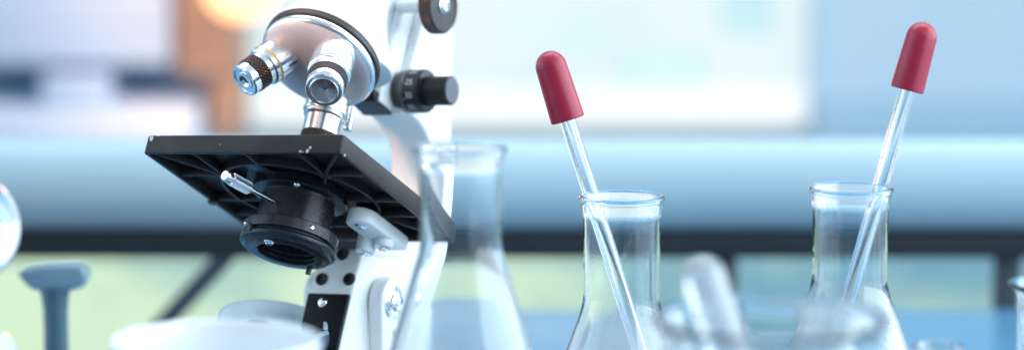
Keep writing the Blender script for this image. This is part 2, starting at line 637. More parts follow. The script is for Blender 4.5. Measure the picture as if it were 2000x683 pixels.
# rounded ledge behind the bench with a dark rail under it
YL = 1.90
led = thing('window_ledge', 'long pale blue rounded ledge with a dark rail under it, behind all the glassware', 'ledge', (0, YL, 0.0))
M_ledge = mat('pale_ledge', (0.36, 0.49, 0.565), 0.5, 0, 0.03, 5)
M_rail = mat('dark_rail', (0.012, 0.018, 0.026), 0.6, 0, 0.1, 8)
M_post = mat('grey_blue_post', (0.035, 0.06, 0.08), 0.55, 0, 0.1, 8)
prof = spline([(YL + 0.026, 0.103), (YL + 0.018, 0.1022), (YL + 0.010, 0.097), (YL + 0.004, 0.085), (YL + 0.002, 0.072), (YL + 0.004, 0.060), (YL + 0.012, 0.049), (YL + 0.026, 0.0425), (YL + 0.045, 0.0415)], 6) + [(YL + 0.045, 0.103)]
link('board', extrude_poly(prof, 'yz', -1.6, 1.6), M_ledge, led, Matrix())
link('rail', box(-1.6, 1.6, YL + 0.022, YL + 0.044, 0.0232, 0.0412, 0.001), M_rail, led, Matrix())
for px_ in (0.146, 0.342, 1.2):
    link('post', box(px_ - 0.009, px_ + 0.009, YL + 0.030, YL + 0.043, -0.75, 0.0230, 0.001), M_post, led, Matrix())
br = Vector((-0.070, 0, -0.075)).normalized()
mt = along((-0.195, YL + 0.0365, 0.025), br)
link('brace', box(-0.0135, 0.0135, -0.006, 0.006, 0.0, 1.06, 0.001, mtx=mt), mat('blue_grey_steel', (0.03, 0.055, 0.08), 0.5), led, Matrix())
link('post', box(-1.2, -1.182, YL + 0.030, YL + 0.043, -0.75, 0.0230, 0.001), M_post, led, Matrix())

# low panes below the sill, greenery outside
low = thing('garden_window', 'low window strip of blurred yellow-green garden light under the dark rail', 'window', (0, Y0, -0.75))
link('pane', box(-3.2, 3.2, Y0 - 0.03, Y0 - 0.02, -0.70, -0.243), glow('garden_daylight', (0.15, 0.33, 0.43), (0.54, 0.72, 0.52), 1.0, (3.6, 1, 5.0), lo=0.36, hi=0.62), low, Matrix())
link('frame', box(-3.2, 3.2, Y0 - 0.045, Y0 - 0.015, -0.745, -0.702), M_wall, low, Matrix())

# ------------------------------------------------------------------ the microscope
MO = Vector((-0.104525, 1.384785, 0.144845))
TM = Matrix(((0.87358, 0.447426, 0.191488, MO.x), (-0.482285, 0.743109, 0.463887, MO.y), (0.065258, -0.497594, 0.864952, MO.z), (0, 0, 0, 1)))
hinge = TM @ Vector((-0.0005, 0.068, -0.0265))
scope = thing('microscope', 'white and black microscope tilted back, its square black stage seen from below', 'microscope', (hinge.x, hinge.y, 0.0))


def part(name, bm, m, parent=None, mtx=None, **kw):
    return link(name, bm, m, parent or scope, TM @ (mtx or Matrix()), **kw)


# --- stage: hollow tray with ribs under it
S = 0.0567
Z1 = 0.0094
t = bmesh.new()
bmesh.ops.create_cube(t, size=1)
bmesh.ops.transform(t, matrix=T(0, 0, Z1 / 2) @ Matrix.Diagonal((2 * S, 2 * S, Z1, 1)), verts=t.verts)
vert_e = [e for e in t.edges if abs(e.verts[0].co.z - e.verts[1].co.z) > 0.005]
bmesh.ops.bevel(t, geom=vert_e, offset=0.002, segments=4, affect='EDGES', profile=0.5)
top_e = [e for e in t.edges if min(v.co.z for v in e.verts) > Z1 - 1e-5]
bmesh.ops.bevel(t, geom=top_e, offset=0.001, segments=3, affect='EDGES', profile=0.5)
bot = min(t.faces, key=lambda f: f.calc_center_median().z)
ins = bmesh.ops.inset_region(t, faces=[bot], thickness=0.0022, depth=0)
ext = bmesh.ops.extrude_face_region(t, geom=[bot])
bmesh.ops.translate(t, vec=(0, 0, 0.0058), verts=[g for g in ext['geom'] if isinstance(g, bmesh.types.BMVert)])
bmesh.ops.delete(t, geom=[bot], context='FACES_ONLY')
lo_e = [e for e in t.edges if max(v.co.z for v in e.verts) < 1e-5]
bmesh.ops.bevel(t, geom=lo_e, offset=0.0004, segments=2, affect='EDGES', profile=0.5)
stage = part('stage', t, M_stage, angle=30)


def bar(bm, p, q, w, z0, z1):
    p, q = Vector(p), Vector(q)
    d = (q - p).normalized()
    n = Vector((-d.y, d.x)) * w / 2
    return extrude_poly([tuple(p - n), tuple(q - n), tuple(q + n), tuple(p + n)], 'xy', z0, z1, 0.0003, 2, bm=bm)


rb = bmesh.new()
e = S - 0.0015
nx, ny, rw = 0.0295, 0.0255, 0.0015
z0r, z1r = 0.0009, 0.0062
ring = []
lathe([(0.0388, z1r), (0.0388, z0r + 0.0003), (0.0391, z0r), (0.0401, z0r), (0.0404, z0r + 0.0003), (0.0404, z1r)], 72, bm=rb)
for sx in (-1, 1):
    for sy in (-1, 1):
        n_ = (sx * nx, sy * ny)
        lathe([(0, z0r - 0.0003), (0.0026, z0r - 0.0003), (0.003, z0r), (0.003, z1r)], 20, bm=rb, mtx=T(n_[0], n_[1], 0))
        bar(rb, n_, (sx * e, sy * ny), rw, z0r + .0001, z1r)
        bar(rb, n_, (sx * nx, sy * e), rw, z0r + .0002, z1r)
        bar(rb, n_, (sx * e * 0.985, sy * e * 0.985), rw, z0r + .00015, z1r)
        bar(rb, n_, (sx * nx * 0.80, sy * ny * 0.60), rw, z0r + .00018, z1r)
for sx in (-1, 1):
    bar(rb, (sx * 0.0235, 0.0062), (sx * e, 0.0062), rw, z0r + .0001, z1r)
bar(rb, (0, -0.0395), (0, -e), rw, z0r + .0001, z1r)
link('rib_web', rb, M_stage, stage)
# slide spring screw poking out under the left edge, one under the back
link('spring_knob', lathe([(0, 0.0035), (0.0020, 0.003), (0.0027, 0.0015), (0.0027, -0.0016), (0.002, -0.0024), (0, -0.0026)], 24), M_black, stage, TM @ T(-0.0552, 0.0050, 0.001))
link('leaf_spring', extrude_poly([(-0.014, -0.036), (-0.006, -0.036), (-0.002, -0.026), (0.006, -0.020), (0.004, -0.017), (-0.006, -0.021), (-0.010, -0.026)], 'xy', 0.0034, 0.0041, 0.0002), M_plastic, stage, TM)


# --- substage condenser
def pan_screw(parent, mtx, r_=0.0018, name='screw', m=None, slot=True):
    b = lathe([(0, 0.0011), (r_ * 0.45, 0.00105), (r_ * 0.8, 0.0007), (r_, 0.0), (r_, -0.0006)], 20)
    if slot:
        box(-r_ * .62, r_ * .62, -r_ * .13, r_ * .13, 0.0006, 0.00122, bm=b)
        box(-r_ * .13, r_ * .13, -r_ * .62, r_ * .62, 0.0006, 0.00120, bm=b)
    return link(name, b, m or M_chrome, parent, mtx)


cond = part('condenser', lathe([(0, 0.0050), (0.0235, 0.0050), (0.0240, 0.0045), (0.0240, 0.0000), (0.0235, -0.0005), (0.0200, -0.0009), (0.0187, -0.0012),
                                (0.0185, -0.0020), (0.0185, -0.0175), (0.0215, -0.0178), (0.0215, -0.0200), (0, -0.0200)], 96), M_cond)
link('clamp_ring', lathe([(0.0175, -0.0172), (0.0229, -0.0172), (0.0234, -0.0177), (0.0234, -0.0228), (0.0230, -0.0232), (0.0222, -0.0234), (0.0222, -0.0238), (0.0175, -0.0238)], 96, close=True), M_cond, cond, TM)
link('diaphragm_ring', lathe([(0.0222, -0.0240), (0.0233, -0.0243), (0.0240, -0.0251), (0.0242, -0.0262), (0.0238, -0.0272), (0.0230, -0.0277), (0.0224, -0.0278), (0.0219, -0.0282), (0.0212, -0.0293), (0.0200, -0.0297), (0.0150, -0.0297),
                                  (0.0146, -0.0292), (0.0146, -0.0275), (0.0141, -0.0272), (0.0141, -0.0250), (0.0136, -0.0247), (0.0136, -0.0215), (0.0222, -0.0215)], 96, close=True), M_cond, cond, TM)
link('condenser_lens', lathe([(0, -0.0212), (0.006, -0.0211), (0.0125, -0.0206)], 48), M_lens, cond, TM)
link('diaphragm_lever', box(-0.0011, 0.0011, -0.0010, 0.0010, -0.0335, -0.0294, 0.0003, mtx=T(0.0004, 0.0062 - 0.0235, 0)), M_plastic, cond, TM @ Matrix.Rotation(R(168), 4, 'Z'))
link('diaphragm_lever', box(-0.0012, 0.0012, -0.0010, 0.0010, -0.0265, -0.0225, 0.0003, mtx=T(0, -0.0243, 0)), M_plastic, cond, TM @ Matrix.Rotation(R(-22), 4, 'Z'))
for ang, z in ((-40, -0.0205), (58, -0.0205)):
    a = R(-90 + ang)
    d = Vector((math.cos(a), math.sin(a), 0))
    pan_screw(cond, TM @ along(tuple(Vector((0, 0, z)) + d * 0.0233), d), 0.0013)
a = R(-62)
pan_screw(cond, TM @ along((0.0213 * math.cos(a), 0.0213 * math.sin(a), -0.0006), (0, -0.25, -1)), 0.0017)
pan_screw(cond, TM @ along((0.0002, -0.0170, -0.0299), (0, -0.2, -1)), 0.0026)

# thumb screw sticking out of the condenser
th = part('thumb_screw', lathe([(0, -0.004), (0.00115, -0.004), (0.00115, 0.0170), (0.0018, 0.0175), (0.0018, 0.0200), (0, 0.0200)], 24), M_steel, mtx=along((-0.001, -0.0175, -0.0096), (-0.16, -1, -0.03)))
gb = bmesh.new()
prof_k = []
ng = 26
rows = []
for (rr, z) in ((0.0028, 0.0198), (0.0033, 0.0203), (0.0033, 0.0325), (0.0028, 0.0330)):
    row = []
    for k in range(ng * 4):
        f = 1.0 if (k % 4) in (0, 1) else 0.90
        row.append(gb.verts.new((rr * f * math.cos(2 * PI * k / (ng * 4)), rr * f * math.sin(2 * PI * k / (ng * 4)), z)))
    rows.append(row)
for A, B_ in zip(rows[:-1], rows[1:]):
    for k in range(ng * 4):
        k2 = (k + 1) % (ng * 4)
        gb.faces.new((A[k], A[k2], B_[k2], B_[k]))
gb.faces.new(rows[0][::-1])
gb.faces.new(rows[-1])
lathe([(0.0026, 0.0329), (0.0029, 0.0338), (0.0029, 0.0362), (0.0023, 0.0374), (0, 0.0377)], 24, bm=gb)
link('knurled_head', gb, M_steel, th, W[th], angle=20)

# --- nosepiece and objectives
BETA = R(22)
cax = Vector((0, -math.sin(BETA), -math.cos(BETA)))
e1 = Vector((0, math.cos(BETA), -math.sin(BETA)))
e2 = Vector((1, 0, 0))
OX, OY = 0.0005, 0.004
RHO = 0.0187
nc = Vector((OX, OY, 0.0566)) - e1 * RHO           # centre of the turret face
NM = along(tuple(nc), cax)
nose = part('nosepiece', lathe([(0, -0.0005), (0.010, 0.0006), (0.020, 0.0003), (0.0262, -0.0012), (0.0285, -0.0028), (0.0290, -0.0034)], 96), M_dome, mtx=NM)
link('rim', lathe([(0.0288, -0.0030), (0.0296, -0.0036), (0.0302, -0.0048), (0.0302, -0.0064), (0.0298, -0.0072), (0.0240, -0.0074)], 96), M_chrome, nose, TM @ NM)
link('backing_disc', lathe([(0.02, -0.0076), (0.0300, -0.0076), (0.0306, -0.0082), (0.0306, -0.0112), (0.0298, -0.0120), (0, -0.0120)], 96), M_plastic, nose, TM @ NM)
link('click_stop', lathe([(0, 0.0052), (0.0016, 0.005), (0.0026, 0.0038), (0.0028, 0.001), (0.0028, -0.001)], 24), M_grip, nose, TM @ NM @ T(0, 0, 0))


def objective(d, p, kind):
    mtx = along(tuple(p), tuple(d))
    w = TM @ mtx
    if kind == 'low':
        o = part('objective', lathe([(0.0085, -0.004), (0.0100, -0.003), (0.0103, 0.00000), (0.0103, 0.00860), (0.0099, 0.00900), (0.0099, 0.00970), (0.0103, 0.01010),
                                     (0.0101, 0.01180), (0.0090, 0.01240), (0.0088, 0.01360), (0.0088, 0.01480), (0.0070, 0.01500), (0, 0.01500)], 80), M_steel, mtx=mtx)
        link('colour_band', lathe([(0.00985, 0.00890), (0.01025, 0.00900), (0.01025, 0.00970), (0.00985, 0.00980)], 80), M_yellow, o, w)
        link('grip', lathe([(0.007, 0.01480), (0.0086, 0.01490), (0.0089, 0.01520), (0.0089, 0.02120), (0.0086, 0.02150), (0.007, 0.02160)], 80), M_grip, o, w)
        link('nose_ring', lathe([(0.007, 0.02140), (0.0082, 0.02150), (0.0085, 0.02180), (0.0085, 0.02520), (0.0080, 0.02590), (0.0070, 0.02600), (0.0068, 0.02540), (0.0046, 0.02520), (0.0044, 0.02590), (0.0032, 0.02600), (0.0028, 0.02560), (0.0020, 0.02450), (0, 0.02440)], 80), M_chrome, o, w)
        link('front_lens', lathe([(0.0019, 0.02470), (0.0012, 0.02495), (0, 0.02500)], 24), M_lens, o, w)
    elif kind == 'mid':
        o = part('objective', lathe([(0.0085, -0.004), (0.0104, -0.003), (0.0107, 0.00000), (0.0107, 0.01770), (0.0104, 0.01830), (0.0107, 0.01890), (0.0107, 0.02030), (0.0100, 0.02110), (0.0100, 0.02470), (0.0080, 0.02490), (0, 0.02490)], 80), M_steel, mtx=mtx)
        link('grip', lathe([(0.008, 0.02470), (0.0096, 0.02480), (0.0098, 0.02510), (0.0098, 0.03000), (0.0095, 0.03030), (0.008, 0.03040)], 80), M_grip, o, w)
        link('nose_ring', lathe([(0.008, 0.03020), (0.0092, 0.03030), (0.0095, 0.03070), (0.0095, 0.03450), (0.0088, 0.03560), (0.0082, 0.03580), (0.0080, 0.03510), (0.0074, 0.03510), (0.0073, 0.03620), (0.0068, 0.03660), (0.0063, 0.03640), (0.0060, 0.03550)], 80), M_chrome, o, w)
        link('front_lens', lathe([(0.0061, 0.03570), (0.0012, 0.03350), (0.0010, 0.03390), (0, 0.03400)], 64), M_lens2, o, w)
    else:
        o = part('objective', lathe([(0.0085, -0.004), (0.0106, -0.003), (0.0108, 0.0), (0.0108, 0.0085), (0.0112, 0.0088), (0.0114, 0.0096), (0.0112, 0.0104), (0.0100, 0.0106), (0.0098, 0.0112), (0.0104, 0.0116), (0.0106, 0.0124), (0.0100, 0.0130), (0.0094, 0.0133),
                                     (0.0094, 0.0218), (0.008, 0.0220), (0, 0.0220)], 80), M_steel, mtx=mtx)
        link('grip', lathe([(0.008, 0.0218), (0.0093, 0.0219), (0.0096, 0.0222), (0.0096, 0.0282), (0.0093, 0.0285), (0.008, 0.0286)], 80), M_grip, o, w)
        link('nose_ring', lathe([(0.008, 0.0284), (0.0088, 0.0286), (0.0088, 0.0330), (0.0060, 0.0350), (0.0034, 0.0430), (0.0028, 0.0434), (0, 0.0434)], 80), M_chrome, o, w)
    return o


M_lens2 = mat('brushed_cone', (0.42, 0.42, 0.46), 0.28, 1.0, 0.06, 60)
M_lens2.node_tree.nodes['Principled BSDF'].inputs['Anisotropic'].default_value = 0.8
al = BETA
for k, kind in ((-1, 'low'), (1, 'mid'), (0, 'high')):
    if k == 0:
        d = Vector((0, 0, -1))
        p = nc + e1 * RHO
    else:
        v = e1 * -0.5 + e2 * (0.866 * k)
        d = cax * math.cos(al) + v * math.sin(al)
        p = nc + v * RHO
    objective(d, p - Vector(d) * 0.001, kind)

# --- body tube and dovetail slide
link_tube = part('body_tube', lathe([(0, 0.0), (0.0270, 0.0), (0.0275, 0.0006), (0.0272, 0.003), (0.0245, 0.010), (0.0205, 0.020), (0.0186, 0.028), (0.0182, 0.034), (0.0180, 0.110), (0, 0.110)], 96),
                 M_white, mtx=along((OX, OY - 0.0040, 0.0745), (0, 0.0, 1)) if False else T(0.002, OY, 0.0730))
link('mount_collar', lathe([(0, 0.0), (0.0292, 0.0), (0.0296, 0.0008), (0.0285, 0.006), (0.0240, 0.016), (0.0175, 0.024), (0, 0.024)], 96), M_white, link_tube, TM @ along(tuple(nc - cax * 0.0121), tuple(-cax)))
slide = part('focus_slide', box(-0.0085, 0.0090, 0.0355, 0.0500, 0.0685, 0.1750, 0.0012), M_white)
link('slide_web', box(-0.0065, 0.0065, 0.0150, 0.0354, 0.0850, 0.1740, 0.0008), M_white, slide, TM)
link('slide_foot', extrude_poly([(0.0300, 0.0700), (0.0330, 0.0668), (0.0500, 0.0668), (0.0500, 0.0684), (0.0352, 0.0684), (0.0350, 0.0725), (0.0305, 0.0725)], 'yz', -0.0080, 0.0088, 0.0006), M_plastic, slide, TM)

# --- C-shaped arm
front = spline([(0.0505, 0.190), (0.0505, 0.100), (0.0500, 0.0700), (0.0600, 0.0712), (0.0700, 0.0708), (0.0790, 0.0680), (0.0860, 0.0625), (0.0910, 0.0540), (0.0935, 0.0420), (0.0940, 0.0270), (0.0915, 0.0120), (0.0840, 0.0010), (0.0720, -0.0050), (0.0580, -0.0075), (0.0470, -0.0085), (0.0437, -0.0098), (0.0430, -0.0120)], 5)
back = spline([(0.0430, -0.112), (0.0780, -0.112), (0.0960, -0.060), (0.1080, -0.020), (0.1130, 0.020), (0.1110, 0.050), (0.1020, 0.078), (0.0880, 0.113), (0.0750, 0.150), (0.0640, 0.190)], 6)
arm = part('arm', extrude_poly(front + back, 'yz', -0.0120, 0.0140, 0.0018, 3), M_white, angle=40)
# black cover plate on the front of the lower limb, with its screw
plate = link('cover_plate', box(-0.0105, 0.0135, 0.0405, 0.0429, -0.110, -0.0345, 0.0004), M_plate, arm, TM)
pan_screw(arm, TM @ along((-0.0010, 0.0405, -0.0392), (0, -1, 0)), 0.0026)
for (hx, hz) in ((0.0030, -0.0125), (-0.0060, -0.0262), (0.0103, -0.0258)):
    link('screw_hole', lathe([(0.0031, 0.0010), (0.0031, 0.0004), (0.0036, 0.0000), (0.0040, -0.0002), (0.0040, 0.0002)], 32) if False else
         lathe([(0, 0.0002), (0.0016, 0.0002), (0.0018, 0.0012), (0.0027, 0.0014), (0.0032, 0.0010), (0.0034, 0.0)], 32), M_hole, arm, TM @ along((hx, 0.0431, hz), (0, -1, 0)))

# --- stage bracket under the stage, with bosses
brk = part('stage_bracket', extrude_poly([(0.0225 + 0.0078 * math.cos(R(a)) + 0.0075, 0.0135 + 0.0078 * math.sin(R(a))) for a in range(180, 361, 15)] + [(0.0378, 0.0440), (0.0372, 0.0465), (0.0222, 0.0465)], 'xy', -0.0090, -0.0015, 0.0012, 3), M_white)
for (bx, by, bl) in ((0.0300, 0.0130, 0.0), (0.0225, 0.0330, 0.0065), (0.0325, 0.0330, 0.0035)):
    if bl:
        link('boss', lathe([(0, -0.006), (0.0052, -0.006), (0.0048, -0.009 - bl + .0006), (0.0042, -0.009 - bl), (0, -0.009 - bl)], 32), M_white, brk, TM @ T(bx, by, 0))
    pan_screw(brk, TM @ along((bx, by, -0.0092 - bl), (0, 0, -1)), 0.0031)

# --- focus knobs
kc = (0.014, 0.052, 0.0810)
fine = part('fine_focus_dial', lathe([(0, -0.004), (0.0100, -0.004), (0.0108, 0.0), (0.0112, 0.0004), (0.0112, 0.0108), (0.0108, 0.0114), (0, 0.0114)], 96), M_plastic, mtx=along(kc, (1, 0, 0)))
link('dial_face', lathe([(0.0062, 0.0116), (0.0104, 0.0116), (0.0106, 0.0119), (0.0062, 0.0122)], 96), M_cond, fine, W[fine])


def ribbed(bm, r_, z0, z1, n=44, depth=0.05):
    rows = []
    for (f0, z) in ((0.96, z0), (1.0, z0 + 0.0005), (1.0, z1 - 0.0006), (0.95, z1)):
        row = []
        for k in range(n * 4):
            f = f0 * (1.0 if (k % 4) in (0, 1) else 1 - depth)
            row.append(bm.verts.new((r_ * f * math.cos(2 * PI * k / (n * 4)), r_ * f * math.sin(2 * PI * k / (n * 4)), z)))
        rows.append(row)
    for A, B_ in zip(rows[:-1], rows[1:]):
        for k in range(n * 4):
            k2 = (k + 1) % (n * 4)
            bm.faces.new((A[k], A[k2], B_[k2], B_[k]))
    bm.faces.new(rows[0][::-1])
    bm.faces.new(rows[-1])
    return bm


kn = link('fine_focus_knob', ribbed(bmesh.new(), 0.0075, 0.0110, 0.0262), M_plastic, scope, W[fine], angle=20)
link('end_cap', lathe([(0.0068, 0.0262), (0.0065, 0.0266), (0, 0.0267)], 64), mat('grey_plastic', (0.10, 0.11, 0.14), 0.45), kn, W[fine])
# graduated ring: tick marks and numerals lying on the drum
gm = bmesh.new()
for k in range(40):
    a = 2 * PI * k / 40
    ln = 0.0034 if k % 5 == 0 else 0.0022
    box(0.01118, 0.01128, -0.00010, 0.00010, 0.0008, 0.0008 + ln, bm=gm, mtx=Matrix.Rotation(a, 4, 'Z'))
for k in range(10):
    cu = bpy.data.curves.new('numeral', 'FONT')
    cu.body = str(k * 5) if k else '0'
    cu.size = 0.0044
    cu.align_x = 'CENTER'
    cu.align_y = 'CENTER'
    to = bpy.data.objects.new('numeral', cu)
    me = to.to_mesh()
    tb = bmesh.new()
    tb.from_mesh(me)
    to.to_mesh_clear()
    bpy.data.objects.remove(to)
    bpy.data.curves.remove(cu)
    # text x -> tangent, text y -> along the axis, so the digits read with the knob at the right
    bmesh.ops.subdivide_edges(tb, edges=tb.edges, cuts=1)
    a0 = 2 * PI * k / 10
    for v in tb.verts:
        ang = a0 - v.co.y / 0.0112
        zz = 0.0068 + v.co.x
        v.co = Vector((0.01126 * math.cos(ang), 0.01126 * math.sin(ang), zz))
    merge(tb, gm)
link('graduation', gm, M_marking, fine, W[fine], smooth=False)

cc = (0.0270, 0.0370, 0.1220)
cw = along(cc, (1, 0, 0))
coarse = part('coarse_focus_knob', ribbed(bmesh.new(), 0.0146, 0.0, 0.0066, 90, 0.022), M_plastic, mtx=cw, angle=20)
link('knob_face', lathe([(0.0140, 0.0064), (0.0136, 0.0072), (0.0128, 0.0072), (0.0124, 0.0067), (0, 0.0067)], 96), M_plastic, coarse, TM @ cw)
link('shaft', lathe([(0, -0.020), (0.0035, -0.020), (0.0035, -0.0005), (0.0052, -0.0004), (0.0052, 0.0002), (0, 0.0002)], 48), M_white, coarse, TM @ cw)
link('knob_bolt', lathe([(0.0042, 0.0068), (0.0042, 0.0073), (0.0036, 0.0077), (0.0034, 0.0084), (0.0030, 0.0090), (0.0017, 0.0091), (0.0015, 0.0078), (0, 0.0077)], 48), M_chrome, coarse, TM @ cw)

# pin beside the working objective
part('stop_pin', lathe([(0, 0.0), (0.0022, 0.0004), (0.0024, 0.0012), (0.0017, 0.0022), (0.0017, 0.0125), (0, 0.0125)], 24), M_chrome, mtx=T(0.0125, 0.0090, 0.0400))

# --- foot, pillar and hinge cheeks stand upright on the bench
up = Matrix.Rotation(math.atan2(TM[1][0], TM[0][0]), 4, 'Z')
BW = T(hinge.x, hinge.y, 0) @ up
hz = hinge.z
foot = link('foot', extrude_poly([(-0.062, -0.085), (-0.034, -0.095), (-0.024, -0.040), (0.024, -0.040), (0.034, -0.095), (0.062, -0.085), (0.052, 0.045), (0.030, 0.062), (-0.030, 0.062), (-0.052, 0.045)], 'xy', 0.0005, 0.026, 0.004), M_white, scope, BW)
pillar = link('pillar', box(-0.0135, 0.0135, 0.016, 0.046, 0.024, 0.075, 0.003), M_white, scope, BW)
for sx in (1, -1):
    pts = [(0.0128 * math.cos(R(a)), hz + 0.0128 * math.sin(R(a))) for a in range(0, 181, 12)] + [(-0.0128, 0.020), (0.0128, 0.020)]
    x0, x1 = (0.0150, 0.0235) if sx > 0 else (-0.0235, -0.0150)
    ck = link('hinge_cheek', extrude_poly(pts, 'yz', x0, x1, 0.0016, 3), M_white, scope, BW, angle=40)
    hb = BW @ along((sx * 0.0235, -0.0015, hz), (sx, 0, 0))
    bo = link('hinge_bolt', lathe([(0.0085, -0.0004), (0.0085, 0.0004), (0.0078, 0.0010), (0.0066, 0.0010), (0.0060, 0.0004), (0.0056, 0.0006), (0.0052, 0.0026), (0.0040, 0.0036), (0.0034, 0.0036), (0.0028, 0.0030), (0.0020, 0.0040), (0, 0.0044)], 48), M_chrome, ck, hb)
    pan_screw(ck, BW @ along((sx * 0.0236, 0.0012, hz - 0.0150), (sx, 0, 0)), 0.0036, m=M_white)

# --- mirror in a white ring, on a fork from the limb
B3 = Matrix(((1, 0, 0), (0, math.sin(PITCH), -math.cos(PITCH)), (0, math.cos(PITCH), math.sin(PITCH)))).to_4x4()   # x right, y up, z towards viewer
mn = (B3 @ Vector((0.13, 0.945, 0.29))).normalized()
mc = Vector((-0.1185, 1.385, 0.0830))
MW = along(tuple(mc), tuple(mn))
mir = link('mirror', lathe([(0.0262, -0.0075), (0.0272, -0.0068), (0.0276, -0.006), (0.0272, 0.0010), (0.0268, 0.0016), (0.0258, 0.0016), (0.0254, 0.0010), (0.0250, -0.0040), (0, -0.0040), (0, -0.0075)], 96), M_mirrorring, scope, MW)
link('mirror_glass', lathe([(0.0249, -0.0038), (0, -0.0038)], 96), M_mirror, mir, MW)
jd = (MW.inverted() @ (mc + Vector((0.86, -0.51, 0.0)).normalized() * 0.1))
ja = math.atan2(jd.y, jd.x)
JW = MW @ Matrix.Rotation(ja, 4, 'Z')
cb = bmesh.new()
strip = [(0.0260, 0.0026), (0.0284, 0.0030), (0.0298, 0.0012), (0.0302, -0.0030), (0.0298, -0.0080), (0.0305, -0.0125), (0.0296, -0.0128), (0.0288, -0.0080), (0.0291, -0.0030), (0.0288, 0.0006), (0.0280, 0.0018), (0.0262, 0.0018)]
t = bmesh.new()
lo = [t.verts.new((p[0], -0.0060, p[1])) for p in strip]
hi = [t.verts.new((p[0], 0.0060, p[1])) for p in strip]
t.faces.new(lo)
t.faces.new(hi[::-1])
for k in range(len(strip)):
    k2 = (k + 1) % len(strip)
    t.faces.new((lo[k], hi[k], hi[k2], lo[k2]))
link('mirror_clip', t, mat('dark_chrome', (0.07, 0.09, 0.12), 0.25, 1.0, 0.1, 80), mir, JW, smooth=False)
q0 = MW @ Vector((0, 0, -0.0074))
q1 = TM @ Vector((0.001, 0.0415, -0.098))
dv = q1 - q0
link('mirror_arm', lathe([(0, 0), (0.0035, 0), (0.0035, dv.length), (0, dv.length)], 24), M_chrome, scope, along(tuple(q0), tuple(dv)))

# ------------------------------------------------------------------ glassware
GL = 'conical flasks on the bench'


def flask(loc, h, base_r, neck_r, rim_r, z_neck, label, m, level=None, bend=0.020):
    w = 0.0012
    o = [(0, 0.0), (base_r - 0.006, 0.0), (base_r - 0.002, 0.0012), (base_r, 0.0055), (base_r - 0.0012, 0.010)]
    sl = (base_r - 0.0012 - neck_r) / (z_neck - 0.010)
    zc = z_neck - 0.6 * bend
    o.append((neck_r + sl * 0.6 * bend, zc))
    for f in (0.75, 0.5, 0.25):
        zz = z_neck + 0.4 * bend - bend * f
        o.append((neck_r + sl * 0.6 * bend * f * f, zz))
    o += [(neck_r, z_neck + 0.4 * bend), (neck_r, h - 0.016), (neck_r + 0.0002, h - 0.011), (neck_r + 0.0007, h - 0.0075), (neck_r + 0.0013, h - 0.0048)]
    rb_ = 0.00135
    for a_ in range(-60, 181, 20):
        o.append((rim_r - rb_ + rb_ * math.cos(R(a_)), h - rb_ + rb_ * math.sin(R(a_))))
    i = [(rim_r - 2 * rb_ - 0.0002, h - 0.0032), (neck_r - w + 0.0007, h - 0.0070), (neck_r - w + 0.0002, h - 0.011), (neck_r - w, h - 0.016), (neck_r - w, z_neck + 0.4 * bend)]
    for f in (0.25, 0.5, 0.75):
        zz = z_neck + 0.4 * bend - bend * f
        i.append((neck_r - w + sl * 0.6 * bend * f * f, zz))
    i += [(neck_r - w + sl * 0.6 * bend, zc), (base_r - 0.0012 - w, 0.011), (base_r - w - 0.001, 0.0075), (base_r - 0.007, 0.0030), (0, 0.0024)]
    ob = link('conical_flask', lathe(o + i, 128), m, None, T(*loc), angle=60)
    if level:
        ws = []
        prof_i = [p for p in i if p[1] < level]
        k0 = [p for p in i if p[1] >= level][-1]
        k1 = prof_i[0]
        fr = (level - k1[1]) / (k0[1] - k1[1])
        rl = k1[0] + (k0[0] - k1[0]) * fr + 0.0003
        ws = [(0, level - 0.0002), (rl - 0.004, level - 0.0001), (rl - 0.0015, level + 0.0004), (rl, level + 0.0013)] + [(p[0] + 0.0003 if p[0] > 0 else 0, p[1] - 0.0003) for p in prof_i if p[1] < level - 0.001]
        link('water', lathe(ws, 128), M_water, ob, T(*loc), angle=60)
    return tag(ob, label, 'flask', GL)


flask((0.0531, 1.357, 0.0005), 0.1500, 0.0520, 0.0187, 0.0208, 0.0960, 'clear glass conical flask with the left-leaning red dropper standing in it', M_hazed_low)
flask((0.1673, 1.3894, 0.0005), 0.1495, 0.0530, 0.0187, 0.0212, 0.0990, 'clear glass conical flask with the right-leaning red dropper standing in it', M_misted)
flask((-0.0218, 1.190, 0.0005), 0.1955, 0.0605, 0.01735, 0.0200, 0.1520, 'tall blurred empty conical flask standing in front of the microscope stage', M_hazed_tall, None, 0.012)


def dropper(tip, top, label):
    tip, top = Vector(tip), Vector(top)
    d = top - tip
    Ln = d.length
    w = along(tuple(tip), tuple(d))
    o = thing('dropper', label, 'dropper', tuple(tip), 'red bulb droppers in the flasks')
    W[o] = w
    o.matrix_basis = w
    bl = 0.0345
    zt = Ln - bl + 0.007
    link('glass_tube', lathe([(0.0007, 0.0), (0.0012, 0.0), (0.0036, 0.010), (0.0039, 0.014), (0.0039, zt), (0.0026, zt), (0.0026, 0.014), (0.0023, 0.010)], 40, close=True), M_tube, o, w)
    z0 = Ln - bl
    pr = [(0.0039, z0 + 0.003), (0.0041, z0 + 0.0002), (0.0045, z0), (0.0078, z0), (0.0083, z0 + 0.0006), (0.0083, z0 + 0.0020), (0.0081, z0 + 0.010), (0.0078, z0 + 0.020), (0.0076, z0 + 0.0270)]
    rt = 0.0076
    for a in range(15, 91, 15):
        pr.append((rt * math.cos(R(a)) if a < 90 else 0, z0 + 0.0270 + rt * math.sin(R(a))))
    link('rubber_bulb', lathe(pr, 64), M_rubber, o, w)
    return o


dropper((0.0840, 1.3500, 0.006), (0.0166, 1.3650, 0.2190), 'dropper with red rubber bulb leaning left in the middle flask')
dropper((0.1440, 1.3850, 0.006), (0.2040, 1.4000, 0.2300), 'taller dropper with red rubber bulb leaning right in the right-hand flask')


